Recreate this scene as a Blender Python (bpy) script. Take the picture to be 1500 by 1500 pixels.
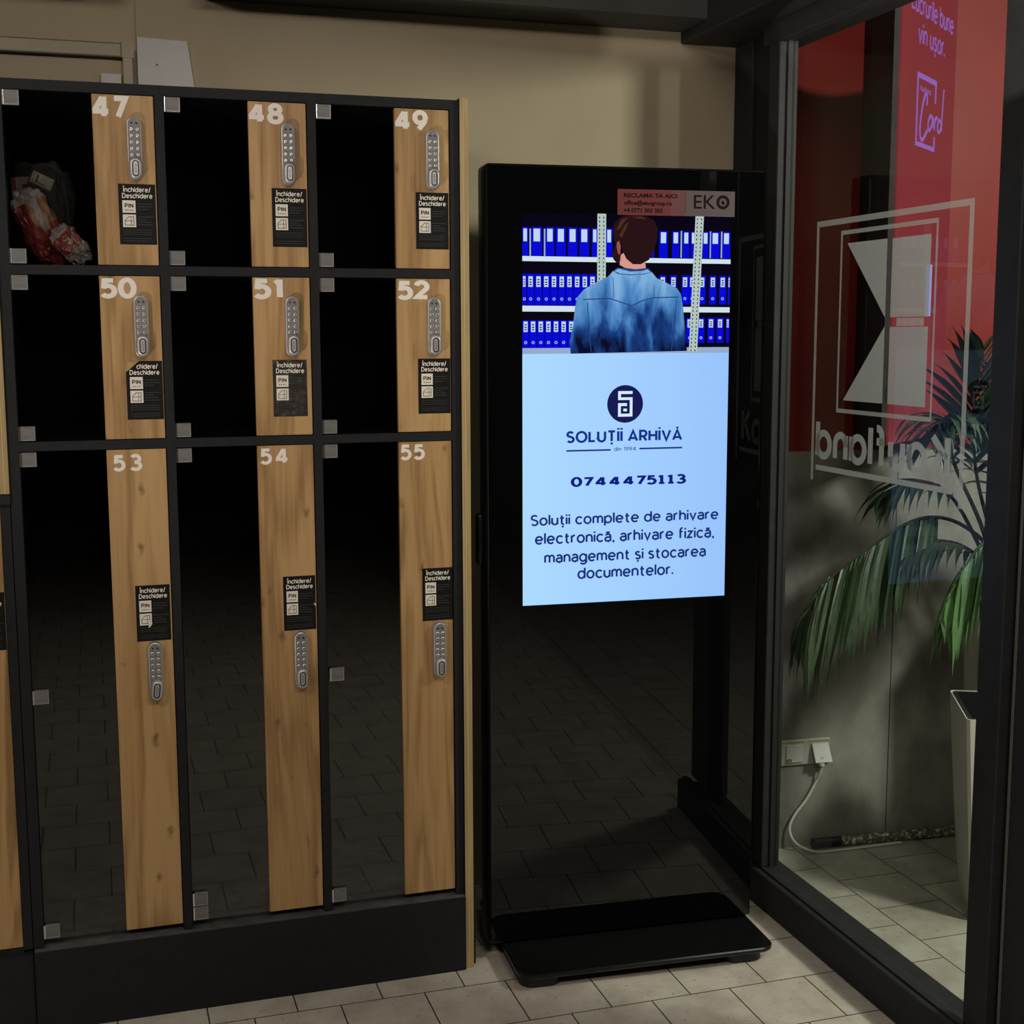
import bpy, bmesh, math, random
from mathutils import Vector, Matrix, noise
random.seed(7)
S = bpy.context.scene
C = S.collection
for o in list(bpy.data.objects): bpy.data.objects.remove(o)

# ------------------------------------------------------------------ camera
cam_d = bpy.data.cameras.new('camera'); cam = bpy.data.objects.new('camera', cam_d); C.objects.link(cam)
yaw, pit, rol = 0.30223, 0.13220, -0.00277
fw = Vector((math.sin(yaw)*math.cos(pit), math.cos(yaw)*math.cos(pit), -math.sin(pit)))
rt = Vector((math.cos(yaw), -math.sin(yaw), 0)); up = rt.cross(fw)
rt, up = rt*math.cos(rol)+up*math.sin(rol), -rt*math.sin(rol)+up*math.cos(rol)
cam.matrix_world = Matrix(((rt.x, up.x, -fw.x, -0.1533), (rt.y, up.y, -fw.y, -3.0511), (rt.z, up.z, -fw.z, 1.5557), (0, 0, 0, 1)))
cam_d.sensor_fit = 'HORIZONTAL'; cam_d.sensor_width = 36; cam_d.lens = 47.32; cam_d.clip_start = 0.05
S.camera = cam
# ------------------------------------------------------------------ world, lights, exposure
S.view_settings.view_transform = 'Standard'; S.view_settings.look = 'None'
S.view_settings.gamma = 1; S.view_settings.use_curve_mapping = False
S.view_settings.exposure = 0.0
w = bpy.data.worlds.new('world'); S.world = w; w.use_nodes = True
w.node_tree.nodes['Background'].inputs[0].default_value = (0.9, 0.85, 0.8, 1)
w.node_tree.nodes['Background'].inputs[1].default_value = 0.02

def area(name, loc, target, sx, sy, power, col):
    l = bpy.data.lights.new(name, 'AREA'); l.shape = 'RECTANGLE'; l.size = sx; l.size_y = sy
    l.energy = power; l.color = col
    o = bpy.data.objects.new(name, l); C.objects.link(o); o.location = loc
    o.rotation_euler = (Vector(target)-Vector(loc)).to_track_quat('-Z', 'Y').to_euler()
    return o
area('ceiling_lamp', (-1.3, -2.3, 2.84), (-0.2, -0.6, 0.3), 0.5, 0.5, 22, (1, .92, .82))
area('ceiling_lamp', (0.6, -3.1, 2.90), (0.6, -1.2, 0.2), 1.2, 0.4, 40, (1, .92, .82))
area('vestibule_light', (2.75, -1.6, 2.35), (2.1, 0.1, 0.6), 0.3, 0.3, 50, (.98, 1, .90))
area('vestibule_light', (2.7, -.7, 2.9), (2.5, -.3, 0), 1.0, 1.0, 15, (.98, 1, .90))  # soft fill added to brighten the vestibule, not a known fixture
for tgt, pw, sp in (((1.35, .47, 2.3), 2.4, 60),):      # unseen low lamp added at left for the kiosk's shadow; no screen there
    o = area('low_added_lamp', (-1.06, -1.63, .70), tgt, 0.12, 0.12, pw, (1, .93, .82)); o.data.spread = math.radians(sp)

l = bpy.data.lights.new('red_patch_spot', 'SPOT'); l.energy = 165; l.color = (1, .95, .88); l.spot_size = math.radians(12.2); l.spot_blend = .08; l.shadow_soft_size = .01  # unseen spot added so its cone lights a patch of red wall
o = bpy.data.objects.new('red_patch_spot', l); C.objects.link(o); o.location = (1.0, -2.08, 1.70); o.rotation_euler = (Vector((1.905, .44, 2.52))-o.location).to_track_quat('-Z', 'Y').to_euler()

# ------------------------------------------------------------------ helpers
def lin(c): return tuple(((x/255)/12.92 if x/255 <= .04045 else ((x/255+.055)/1.055)**2.4) for x in c)
def mat(name, col, rough=.5, metal=0, spec=.5, emit=None, estr=1, coat=0):
    m = bpy.data.materials.new(name); m.use_nodes = True
    b = m.node_tree.nodes['Principled BSDF']
    b.inputs['Base Color'].default_value = (*col, 1); b.inputs['Roughness'].default_value = rough
    b.inputs['Metallic'].default_value = metal; b.inputs['Specular IOR Level'].default_value = spec
    if coat: b.inputs['Coat Weight'].default_value = coat; b.inputs['Coat Roughness'].default_value = .02
    if emit: b.inputs['Emission Color'].default_value = (*emit, 1); b.inputs['Emission Strength'].default_value = estr
    return m
def N(m, t, **kw):
    n = m.node_tree.nodes.new(t)
    for k, v in kw.items():
        if k.startswith('i_'):
            key = k[2:]; key = int(key) if key.isdigit() else key.replace('_', ' ')
            n.inputs[key].default_value = v
        else: setattr(n, k, v)
    return n
def L(m, a, b): m.node_tree.links.new(a, b)
def ramp(m, stops):
    r = m.node_tree.nodes.new('ShaderNodeValToRGB'); e = r.color_ramp.elements
    while len(e) < len(stops): e.new(.5)
    for el, (p, c) in zip(e, stops): el.position = p; el.color = (*c, 1)
    return r
def noisy(name, c1, c2, scale, rough=.6, spec=.3, stretch=(1, 1, 1), lo=.35, hi=.65, bump=0, detail=6, metal=0):
    m = mat(name, c1, rough, metal, spec); b = m.node_tree.nodes['Principled BSDF']
    tc = N(m, 'ShaderNodeTexCoord'); mp = N(m, 'ShaderNodeMapping'); mp.inputs['Scale'].default_value = stretch
    n = N(m, 'ShaderNodeTexNoise', i_Scale=scale, i_Detail=detail, i_Roughness=.6)
    r = ramp(m, [(lo, c1), (hi, c2)])
    L(m, tc.outputs['Object'], mp.inputs[0]); L(m, mp.outputs[0], n.inputs['Vector']); L(m, n.outputs['Fac'], r.inputs[0]); L(m, r.outputs[0], b.inputs['Base Color'])
    if bump:
        bp = N(m, 'ShaderNodeBump', i_Strength=bump, i_Distance=.002); L(m, n.outputs['Fac'], bp.inputs['Height']); L(m, bp.outputs[0], b.inputs['Normal'])
    return m
def wood_mat(name, light, mid, dark):
    m = mat(name, mid, .5, 0, .3); b = m.node_tree.nodes['Principled BSDF']
    tc = N(m, 'ShaderNodeTexCoord'); oi = N(m, 'ShaderNodeObjectInfo')
    ad = N(m, 'ShaderNodeVectorMath', operation='MULTIPLY_ADD'); ad.inputs[1].default_value = (1, 1, 1)
    sc = N(m, 'ShaderNodeVectorMath', operation='SCALE'); sc.inputs[0].default_value = (3, 7, 11)
    L(m, oi.outputs['Random'], sc.inputs['Scale']); L(m, tc.outputs['Object'], ad.inputs[0]); L(m, sc.outputs[0], ad.inputs[2])
    m1 = N(m, 'ShaderNodeMapping'); m1.inputs['Scale'].default_value = (9, 9, .9); L(m, ad.outputs[0], m1.inputs[0])
    n1 = N(m, 'ShaderNodeTexNoise', i_Scale=1.0, i_Detail=3, i_Roughness=.5, i_Distortion=.6); L(m, m1.outputs[0], n1.inputs['Vector'])
    m2 = N(m, 'ShaderNodeMapping'); m2.inputs['Scale'].default_value = (150, 150, 4); L(m, ad.outputs[0], m2.inputs[0])
    n2 = N(m, 'ShaderNodeTexNoise', i_Scale=1.0, i_Detail=5, i_Roughness=.6, i_Distortion=.3); L(m, m2.outputs[0], n2.inputs['Vector'])
    # rings following the slow noise
    mu = N(m, 'ShaderNodeMath', operation='MULTIPLY'); mu.inputs[1].default_value = 34; L(m, n1.outputs['Fac'], mu.inputs[0])
    si = N(m, 'ShaderNodeMath', operation='SINE'); L(m, mu.outputs[0], si.inputs[0])
    mr = N(m, 'ShaderNodeMapRange'); mr.inputs[1].default_value = -1; mr.inputs[2].default_value = 1; L(m, si.outputs[0], mr.inputs[0])
    mx = N(m, 'ShaderNodeMix', data_type='FLOAT'); mx.inputs[0].default_value = .66; L(m, mr.outputs[0], mx.inputs[2]); L(m, n2.outputs['Fac'], mx.inputs[3])
    mx2 = N(m, 'ShaderNodeMix', data_type='FLOAT'); mx2.inputs[0].default_value = .5; L(m, mx.outputs[0], mx2.inputs[2]); L(m, n1.outputs['Fac'], mx2.inputs[3])
    r = ramp(m, [(.34, dark), (.47, mid), (.62, light)]); L(m, mx2.outputs[0], r.inputs[0])
    # knots
    m3 = N(m, 'ShaderNodeMapping'); m3.inputs['Scale'].default_value = (17, 17, 8); kn_ = N(m, 'ShaderNodeTexNoise', i_Scale=60.0, i_Detail=3); L(m, ad.outputs[0], kn_.inputs['Vector']); kv = N(m, 'ShaderNodeVectorMath', operation='MULTIPLY_ADD'); kv.inputs[1].default_value = (.022, .022, .03); L(m, kn_.outputs['Color'], kv.inputs[0]); L(m, ad.outputs[0], kv.inputs[2]); L(m, kv.outputs[0], m3.inputs[0])
    vo = N(m, 'ShaderNodeTexVoronoi', i_Scale=1.0); L(m, m3.outputs[0], vo.inputs['Vector'])
    kr = ramp(m, [(.03, (.8, .8, .8)), (.16, (0, 0, 0))]); L(m, vo.outputs['Distance'], kr.inputs[0])
    km = N(m, 'ShaderNodeMix', data_type='RGBA'); L(m, kr.outputs[0], km.inputs[0]); L(m, r.outputs[0], km.inputs[6]); km.inputs[7].default_value = (*[x*.55 for x in dark], 1)
    L(m, km.outputs[2], b.inputs['Base Color'])
    return m
def tile_mat(name, ax, ay, swap, c1, c2, rough):
    m = mat(name, c1, rough, 0, .45); b = m.node_tree.nodes['Principled BSDF']
    tc = N(m, 'ShaderNodeTexCoord'); sp = N(m, 'ShaderNodeSeparateXYZ'); cb = N(m, 'ShaderNodeCombineXYZ')
    L(m, tc.outputs['Object'], sp.inputs[0])
    px = N(m, 'ShaderNodeMath', operation='ADD'); py = N(m, 'ShaderNodeMath', operation='ADD'); px.inputs[1].default_value = ax; py.inputs[1].default_value = ay
    L(m, sp.outputs[1 if swap else 0], px.inputs[0]); L(m, sp.outputs[0 if swap else 1], py.inputs[0]); L(m, px.outputs[0], cb.inputs[0]); L(m, py.outputs[0], cb.inputs[1])
    br = N(m, 'ShaderNodeTexBrick', offset=.5, offset_frequency=2, i_Scale=1.0)
    br.inputs['Mortar Size'].default_value = .0017; br.inputs['Mortar Smooth'].default_value = .1; br.inputs['Brick Width'].default_value = .2; br.inputs['Row Height'].default_value = .2; br.inputs['Bias'].default_value = 0
    br.inputs['Color1'].default_value = (*c1, 1); br.inputs['Color2'].default_value = (*c2, 1); br.inputs['Mortar'].default_value = (.035, .028, .02, 1)
    L(m, cb.outputs[0], br.inputs['Vector'])
    n = N(m, 'ShaderNodeTexNoise', i_Scale=9.0, i_Detail=6, i_Roughness=.65); L(m, tc.outputs['Object'], n.inputs['Vector'])
    r = ramp(m, [(.3, (.72, .70, .68)), (.6, (1, 1, 1))]); L(m, n.outputs['Fac'], r.inputs[0])
    n2 = N(m, 'ShaderNodeTexNoise', i_Scale=90.0, i_Detail=3); L(m, tc.outputs['Object'], n2.inputs['Vector'])
    r2 = ramp(m, [(.28, (.35, .3, .25)), (.36, (1, 1, 1))]); L(m, n2.outputs['Fac'], r2.inputs[0])
    a = N(m, 'ShaderNodeMix', data_type='RGBA', blend_type='MULTIPLY'); a.inputs[0].default_value = 1; L(m, br.outputs['Color'], a.inputs[6]); L(m, r.outputs[0], a.inputs[7])
    a2 = N(m, 'ShaderNodeMix', data_type='RGBA', blend_type='MULTIPLY'); a2.inputs[0].default_value = .8; L(m, a.outputs[2], a2.inputs[6]); L(m, r2.outputs[0], a2.inputs[7])
    L(m, a2.outputs[2], b.inputs['Base Color'])
    bp = N(m, 'ShaderNodeBump', i_Strength=.5, i_Distance=.001, invert=True); L(m, br.outputs['Fac'], bp.inputs['Height']); L(m, bp.outputs[0], b.inputs['Normal'])
    return m
def glass_mat(name, tint, ior=1.5, rough=0.0):
    m = bpy.data.materials.new(name); m.use_nodes = True; nt = m.node_tree; nt.nodes.clear()
    out = N(m, 'ShaderNodeOutputMaterial'); mx = N(m, 'ShaderNodeMixShader'); tr = N(m, 'ShaderNodeBsdfTransparent'); gl = N(m, 'ShaderNodeBsdfGlossy')
    tr.inputs[0].default_value = (*tint, 1); gl.inputs['Roughness'].default_value = rough; gl.inputs[0].default_value = (1, 1, 1, 1)
    fr = N(m, 'ShaderNodeFresnel', i_IOR=ior); ge = N(m, 'ShaderNodeNewGeometry')
    sb = N(m, 'ShaderNodeMath', operation='SUBTRACT'); sb.inputs[0].default_value = 1; mu = N(m, 'ShaderNodeMath', operation='MULTIPLY')
    L(m, ge.outputs['Backfacing'], sb.inputs[1]); L(m, fr.outputs[0], mu.inputs[0]); L(m, sb.outputs[0], mu.inputs[1])
    L(m, mu.outputs[0], mx.inputs[0]); L(m, tr.outputs[0], mx.inputs[1]); L(m, gl.outputs[0], mx.inputs[2]); L(m, mx.outputs[0], out.inputs[0])
    return m
def film_mat(name, col, alpha, transl=.4):
    m = bpy.data.materials.new(name); m.use_nodes = True; m.node_tree.nodes.clear()
    out = N(m, 'ShaderNodeOutputMaterial'); mx = N(m, 'ShaderNodeMixShader'); m2 = N(m, 'ShaderNodeMixShader')
    tr = N(m, 'ShaderNodeBsdfTransparent'); d = N(m, 'ShaderNodeBsdfDiffuse'); t = N(m, 'ShaderNodeBsdfTranslucent')
    d.inputs[0].default_value = (*col, 1); t.inputs[0].default_value = (*col, 1); m2.inputs[0].default_value = transl; mx.inputs[0].default_value = alpha
    L(m, d.outputs[0], m2.inputs[1]); L(m, t.outputs[0], m2.inputs[2]); L(m, tr.outputs[0], mx.inputs[1]); L(m, m2.outputs[0], mx.inputs[2]); L(m, mx.outputs[0], out.inputs[0])
    return m
def emat(name, c):          # picture on a lit screen
    m = bpy.data.materials.new(name); m.use_nodes = True; m.node_tree.nodes.clear()
    out = N(m, 'ShaderNodeOutputMaterial'); e = N(m, 'ShaderNodeEmission'); e.inputs[0].default_value = (*lin(c), 1)
    L(m, e.outputs[0], out.inputs[0]); return m

def BM(): return bmesh.new()
def box(bm, a, b, mi=0, bev=0, seg=1):
    (x0, y0, z0), (x1, y1, z1) = a, b
    vs = [bm.verts.new(p) for p in ((x0, y0, z0), (x1, y0, z0), (x1, y1, z0), (x0, y1, z0), (x0, y0, z1), (x1, y0, z1), (x1, y1, z1), (x0, y1, z1))]
    fs = [bm.faces.new([vs[i] for i in q]) for q in ((3, 2, 1, 0), (4, 5, 6, 7), (0, 1, 5, 4), (1, 2, 6, 5), (2, 3, 7, 6), (3, 0, 4, 7))]
    for f in fs: f.material_index = mi
    if bev:
        es = {e for f in fs for e in f.edges}
        r = bmesh.ops.bevel(bm, geom=list(es), offset=bev, segments=seg, affect='EDGES', profile=.5)
        for f in r['faces']: f.material_index = mi
    return bm
def loft(bm, rings, mi=0, cap0=True, cap1=True, closed=True):
    vr = [[bm.verts.new(p) for p in r] for r in rings]
    n = len(vr[0])
    for a, b in zip(vr, vr[1:]):
        for i in range(n if closed else n-1):
            j = (i+1) % n
            f = bm.faces.new((a[i], a[j], b[j], b[i])); f.material_index = mi
    if cap0 and n > 2: bm.faces.new(vr[0][::-1]).material_index = mi
    if cap1 and n > 2: bm.faces.new(vr[-1]).material_index = mi
def stadium(w, h, y, cz=0, cx=0, seg=10, inset=0):
    r = w/2-inset; hh = h/2-w/2; pts = []
    for i in range(seg+1): a = math.pi*i/seg; pts.append((cx+r*math.cos(a), y, cz+hh+r*math.sin(a)))
    for i in range(seg+1): a = math.pi+math.pi*i/seg; pts.append((cx+r*math.cos(a), y, cz-hh+r*math.sin(a)))
    return pts
def circ(r, y, cx=0, cz=0, n=14): return [(cx+r*math.cos(2*math.pi*i/n), y, cz+r*math.sin(2*math.pi*i/n)) for i in range(n)]
def tube(bm, pts, r, mi=0, n=8):
    pts = [Vector(p) for p in pts]; rings = []
    for i, p in enumerate(pts):
        t = (pts[min(i+1, len(pts)-1)]-pts[max(i-1, 0)]).normalized()
        u = t.cross(Vector((0, 0, 1)));  u = Vector((1, 0, 0)) if u.length < .05 else u.normalized()
        v = u.cross(t); rr = r[i] if isinstance(r, (list, tuple)) else r
        rings.append([p+u*rr*math.cos(2*math.pi*k/n)+v*rr*math.sin(2*math.pi*k/n) for k in range(n)])
    loft(bm, rings, mi)
def smooth_path(pts, k=6):
    P = [Vector(p) for p in pts]; P = [2*P[0]-P[1]]+P+[2*P[-1]-P[-2]]; out = []
    for i in range(1, len(P)-2):
        a, b, c, d = P[i-1:i+3]
        for j in range(k):
            t = j/k; out.append(.5*((2*b)+(c-a)*t+(2*a-5*b+4*c-d)*t*t+(3*b-a-3*c+d)*t**3))
    out.append(P[-2]); return out
def poly(bm, pts, mi=0):
    f = bm.faces.new([bm.verts.new(p) for p in pts]); f.material_index = mi; return f
_tc = {}
def text(bm, s, x0, x1, z0, z1, fn, mi=0, bold=0.0, keep=False, shear=0):
    """lettering fitted into the rectangle x0..x1, z0..z1; fn turns (x,z) into a point"""
    key = (s, bold, shear)
    if key not in _tc:
        cu = bpy.data.curves.new('t', 'FONT'); cu.body = s; cu.size = 1; cu.offset = bold; cu.resolution_u = 3; cu.shear = shear; cu.fill_mode = 'FRONT'
        o = bpy.data.objects.new('t', cu); C.objects.link(o)
        dg = bpy.context.evaluated_depsgraph_get(); dg.update(); e = o.evaluated_get(dg); me = e.to_mesh()
        _tc[key] = ([v.co.copy() for v in me.vertices], [list(p.vertices) for p in me.polygons])
        e.to_mesh_clear(); bpy.data.objects.remove(o); bpy.data.curves.remove(cu)
    V, P = _tc[key]
    mx0 = min(v.x for v in V); mx1 = max(v.x for v in V); mz0 = min(v.y for v in V); mz1 = max(v.y for v in V)
    sx = (x1-x0)/(mx1-mx0); sz = (z1-z0)/(mz1-mz0)
    vs = [bm.verts.new(fn(x0+(v.x-mx0)*sx, z0+(v.y-mz0)*sz)) for v in V]
    for p in P:
        try: bm.faces.new([vs[i] for i in p]).material_index = mi
        except ValueError: pass
# ------------------------------------------------------------------ own stroke lettering (geometric sans)
def AR(cx, cy, rx, ry, a0, a1, n=None):
    n = n or max(4, int(abs(a1-a0)/15)); return [(cx+rx*math.cos(math.radians(a0+(a1-a0)*i/n)), cy+ry*math.sin(math.radians(a0+(a1-a0)*i/n))) for i in range(n+1)]
_bowl = AR(.3, .35, .3, .35, 0, 360); _dot = lambda x, y: [(x-.001, y-.085), (x-.001, y+.085)]
_com = lambda x: [(x+.02, -.14), (x-.05, -.33)]
_br = lambda x, y: AR(x, y, .15, .12, 195, 345)
_a2 = [AR(.25, .47, .25, .23, 150, 0)+[(.5, 0)], [(.5, .40), (.26, .40)]+AR(.22, .205, .22, .195, 90, 270)+[(.27, .01)]+AR(.27, .20, .23, .19, 270, 350)]
_s = [AR(.21, .53, .19, .17, 25, 200)+AR(.23, .17, .21, .17, 60, -155)]
_t = [[(.15, .92), (.15, .2)]+AR(.33, .19, .18, .19, 180, 285), [(0, .65), (.36, .65)]]
_S = [AR(.28, .755, .26, .245, 30, 215)+AR(.29, .25, .28, .25, 60, -150)]
_U = [[(0, 1), (0, .33)]+AR(.32, .33, .32, .33, 180, 360)+[(.64, 1)]]
_T = [[(0, 1), (.64, 1)], [(.32, 1), (.32, 0)]]
_A = [[(0, 0), (.38, 1), (.76, 0)], [(.13, .27), (.63, .27)]]
_P = [[(0, 0), (0, 1), (.3, 1)]+AR(.32, .72, .25, .28, 90, -90)+[(0, .44)]]
_v = [[(0, .7), (.27, 0), (.54, .7)]]
_n = [[(0, 0), (0, .7)], [(0, .36)]+AR(.25, .42, .25, .28, 175, 0)+[(.5, 0)]]
_K = [[(0, 0), (0, 1)], [(.56, 1), (.04, .46)], [(.2, .62), (.60, 0)]]
GL = {
 'b': [_bowl, [(0, 0), (0, 1.03)]], 'a': _a2, 'ă': _a2+[_br(.25, .98)], 'ɑ': [_bowl, [(.6, 0), (.6, .7)]], 'c': [AR(.3, .35, .3, .35, 42, 318)], 'd': [_bowl, [(.6, 0), (.6, 1.03)]], 'e': [AR(.3, .35, .3, .35, 0, 318), [(.02, .35), (.6, .35)]],
 'f': [[(.12, 0), (.12, .8)]+AR(.31, .82, .19, .21, 180, 80), [(0, .66), (.34, .66)]], 'g': [_bowl, [(.6, .7), (.6, -.03)]+AR(.31, -.03, .29, .25, 0, -150)], 'h': [[(0, 0), (0, 1.03)]]+_n[1:], 'i': [[(0, 0), (0, .7)], _dot(0, .93)],
 'l': [[(0, 0), (0, 1.03)]], 'm': [[(0, 0), (0, .7)], [(0, .36)]+AR(.21, .45, .21, .25, 175, 0)+[(.42, 0)], [(.42, .36)]+AR(.63, .45, .21, .25, 175, 0)+[(.84, 0)]], 'n': _n, 'o': [_bowl], 'p': [_bowl, [(0, .7), (0, -.3)]],
 'r': [[(0, 0), (0, .7)], [(0, .36)]+AR(.26, .41, .26, .29, 175, 78)], 's': _s, 'ș': _s+[_com(.24)], 't': _t, 'ț': _t+[_com(.26)], 'u': [[(0, .7), (0, .27)]+AR(.25, .27, .25, .27, 180, 360)+[(.5, .7)], [(.5, .3), (.5, 0)]], 'v': _v, 'z': [[(.02, .66), (.44, .66), (.02, .04), (.47, .04)]],
 ',': [[(.05, .09), (-.02, -.15)]], '.': [[(0, -.01), (0, .15)]], '/': [[(0, -.1), (.34, 1.05)]],
 'S': _S, 'O': [AR(.44, .5, .44, .5, 0, 360)], 'L': [[(0, 1), (0, .05), (.5, .05)]], 'U': _U, 'Ț': _T+[_com(.34)], 'T': _T, 'İ': [[(0, 0), (0, 1)], _dot(0, 1.24)], 'I': [[(0, 0), (0, 1)]], 'Î': [[(0, 0), (0, 1)], [(-.12, 1.12), (0, 1.24), (.12, 1.12)]], 'A': _A, 'Ă': _A+[_dot(.38, 1.26)],
 'R': _P+[[(.28, .44), (.58, 0)]], 'H': [[(0, 0), (0, 1)], [(.64, 0), (.64, 1)], [(0, .52), (.64, .52)]], 'V': [[(0, 1), (.36, 0), (.72, 1)]], 'P': _P, 'N': [[(0, 0), (0, 1)], [(.0, .96), (.64, .04)], [(.64, 0), (.64, 1)]], 'D': [[(0, 0), (0, 1), (.25, 1)]+AR(.27, .5, .43, .5, 90, -90)+[(0, 0)]], 'K': _K,
 '0': [AR(.31, .5, .31, .5, 0, 360)], '1': [[(-.02, .83), (.2, .97)], [(.2, 0), (.2, 1.05)]], '2': [AR(.28, .72, .28, .28, 165, -32)+[(.04, .06), (.58, .06)]], '3': [AR(.27, .755, .25, .245, 150, -90)+[(.2, .51)], [(.2, .51)]+AR(.27, .26, .30, .26, 90, -150)], '4': [[(.46, 0), (.46, 1)], [(.40, .97), (.0, .27)], [(-.10, .25), (.68, .25)]],
 '5': [[(.54, .95), (.13, .95), (.085, .46)], AR(.27, .32, .31, .32, 138, -145)], '7': [[(0, .94), (.56, .94), (.18, 0)]], '8': [AR(.29, .755, .24, .235, 0, 360), AR(.29, .26, .29, .26, 0, 360)], '9': [AR(.29, .68, .29, .31, 0, 360), [(.575, .62), (.5, .38), (.22, 0)]],
 '¹': [[(-.02, .83), (.2, .97)], [(.2, 0), (.2, 1.05)], [(-.02, .05), (.42, .05)]],
}
def stroke_text(s, wgt, gap):
    """outline quads of a line of lettering on the unit grid"""
    x = 0; quads = []; lay = []; h = wgt/2
    for ch in s:
        if ch == ' ': x += .34+gap; continue
        st = GL[ch]; x0 = min(p[0] for q in st for p in q); x1 = max(p[0] for q in st for p in q)
        if ch in 'țȚșÎ': x0, x1 = {'ț': (0, .36), 'Ț': (0, .64), 'ș': (0, .44), 'Î': (0, .02)}[ch]
        ox = x-x0
        for li, q in enumerate(st):
            q = [Vector((p[0]+ox, p[1])) for p in q]; closed = (q[0]-q[-1]).length < 1e-4 and len(q) > 4
            if closed: q = q[:-1]
            n = len(q); Lf, Rt = [], []
            for i in range(n):
                a = q[i-1] if (closed or i) else None; b = q[(i+1) % n] if (closed or i < n-1) else None
                d0 = (q[i]-a).normalized() if a is not None else None; d1 = (b-q[i]).normalized() if b is not None else None
                d0 = d0 if d0 is not None else d1; d1 = d1 if d1 is not None else d0
                n0 = Vector((-d0.y, d0.x)); n1 = Vector((-d1.y, d1.x)); m_ = n0+n1
                if m_.length < .2: m_ = n0
                m_.normalize(); k_ = h/max(.45, m_.dot(n0)); Lf.append(q[i]+m_*k_); Rt.append(q[i]-m_*k_)
            for i in range(n if closed else n-1):
                j = (i+1) % n; quads.append((Rt[i], Rt[j], Lf[j], Lf[i])); lay.append(li*4+(i if n <= 5 else (1 if i >= n-2 and not closed else 0)))
        x += (x1-x0)+wgt+gap
    return quads, lay
def letters(bm, s, x0, x1, z0, z1, fn, mi=0, wgt=.13, gap=.1, lift=(0, -.00004, 0)):
    lift = Vector(lift)
    qs, lay = stroke_text(s, wgt, gap); vs = [v for q in qs for v in q]
    a0 = min(v.x for v in vs); a1 = max(v.x for v in vs); b0 = min(v.y for v in vs); b1 = max(v.y for v in vs)
    for q, li in zip(qs, lay):
        pts = [Vector(fn(x0+(v.x-a0)/(a1-a0)*(x1-x0), z0+(v.y-b0)/(b1-b0)*(z1-z0)))+lift*li for v in q]
        try: poly(bm, pts, mi)
        except ValueError: pass
def obj(name, bm, mats, parent=None, loc=(0, 0, 0), rot=(0, 0, 0), smooth=False, label=None, fixn=True):
    if fixn: bmesh.ops.recalc_face_normals(bm, faces=bm.faces[:])
    me = bpy.data.meshes.new(name); bm.to_mesh(me); bm.free()
    for m in (mats if isinstance(mats, (list, tuple)) else [mats]): me.materials.append(m)
    if smooth:
        for p in me.polygons: p.use_smooth = True
        try: me.set_sharp_from_angle(angle=math.radians(35))
        except Exception: pass
    o = bpy.data.objects.new(name, me); C.objects.link(o); o.location = loc; o.rotation_euler = rot
    if parent: o.parent = parent
    if label: o['label'] = label
    return o
def inst(src, parent, loc=(0, 0, 0), rot=(0, 0, 0), label=None):
    o = src.copy(); C.objects.link(o); o.parent = parent; o.location = loc; o.rotation_euler = rot
    if 'label' in o: del o['label']
    if label: o['label'] = label
    return o
def tag(o, label, cat, group=None):
    o['label'] = label; o['category'] = cat
    if group: o['group'] = group
    return o
def thing(name, label, cat, loc=(0, 0, 0), rz=0, group=None):
    o = bpy.data.objects.new(name, None); C.objects.link(o); o.location = loc; o.rotation_euler = (0, 0, rz); o.empty_display_size = .1
    return tag(o, label, cat, group)
def struct(name, bm, m, parent=None, **k):
    o = obj(name, bm, m, parent, **k)
    if not parent: o['kind'] = 'structure'
    return o

# ------------------------------------------------------------------ materials
M_WALL = noisy('beige_paint', (.37, .30, .205), (.41, .335, .23), 3.0, .8, .2)
M_CEIL = mat('ceiling_paint', (.16, .15, .15), .9)
M_ROOM = noisy('room_wall', (.05, .045, .04), (.12, .11, .1), 1.2, .8)
M_ANTH = noisy('anthracite_board', (.0118, .0121, .0140), (.0150, .0153, .0178), 40, .6, .2)
M_LEDGE = noisy('pale_ledge', (.06, .057, .057), (.10, .095, .093), 25, .7, .2)  # paler grey for the plinth top
M_ANTHIN = mat('dark_interior_board', (.006, .006, .007), .8, 0, .2)
M_WOOD = wood_mat('oak_laminate', (.47, .29, .13), (.37, .215, .09), (.23, .125, .047))
M_EDGE = noisy('raw_edge_band', (.30, .21, .095), (.42, .30, .14), 5, .6, .3, (30, 30, 1))
M_EDGE2 = mat('edge_band_bright', (.5, .38, .2), .6)
M_LGLASS = glass_mat('smoked_locker_glass', (.74, .74, .74), 1.70)
M_WGLASS = glass_mat('window_glass', (.95, .96, .94), 1.20)
M_STEEL = noisy('brushed_clip_steel', (.13, .125, .12), (.18, .172, .165), 30, .5, .4, (1, 1, 12), metal=.2)
M_CLIPRIM = mat('clip_rim', (.30, .29, .29), .4, .4)
M_CLIPEDGE = mat('polished_clip_edge', (.75, .76, .85), .18, 1)
M_ZINC = mat('die_cast_zinc', (.46, .44, .44), .42, .6)
M_ZINCD = noisy('pebbled_zinc', (.10, .095, .095), (.30, .285, .28), 900, .55, .4, metal=.3)
M_KEY = mat('chrome_key', (.60, .58, .57), .38, .9)
M_BLACK = mat('black_plastic', (.008, .008, .009), .45)
M_NUM = mat('white_number_vinyl', (.80, .73, .67), .6)
M_STK = noisy('black_sticker', (.005, .0045, .0045), (.008, .0075, .007), 60, .55, .18)
M_STKW = mat('sticker_white', (.72, .66, .58), .6)
M_STKG = mat('sticker_grey_print', (.035, .033, .031), .6)
M_STKOLD = noisy('worn_black_sticker', (.016, .015, .012), (.09, .07, .045), 70, .6, .3, lo=.5, hi=.75)
M_KIOSK = mat('kiosk_black_metal', (.004, .004, .0045), .35, 0, .4)
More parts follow.
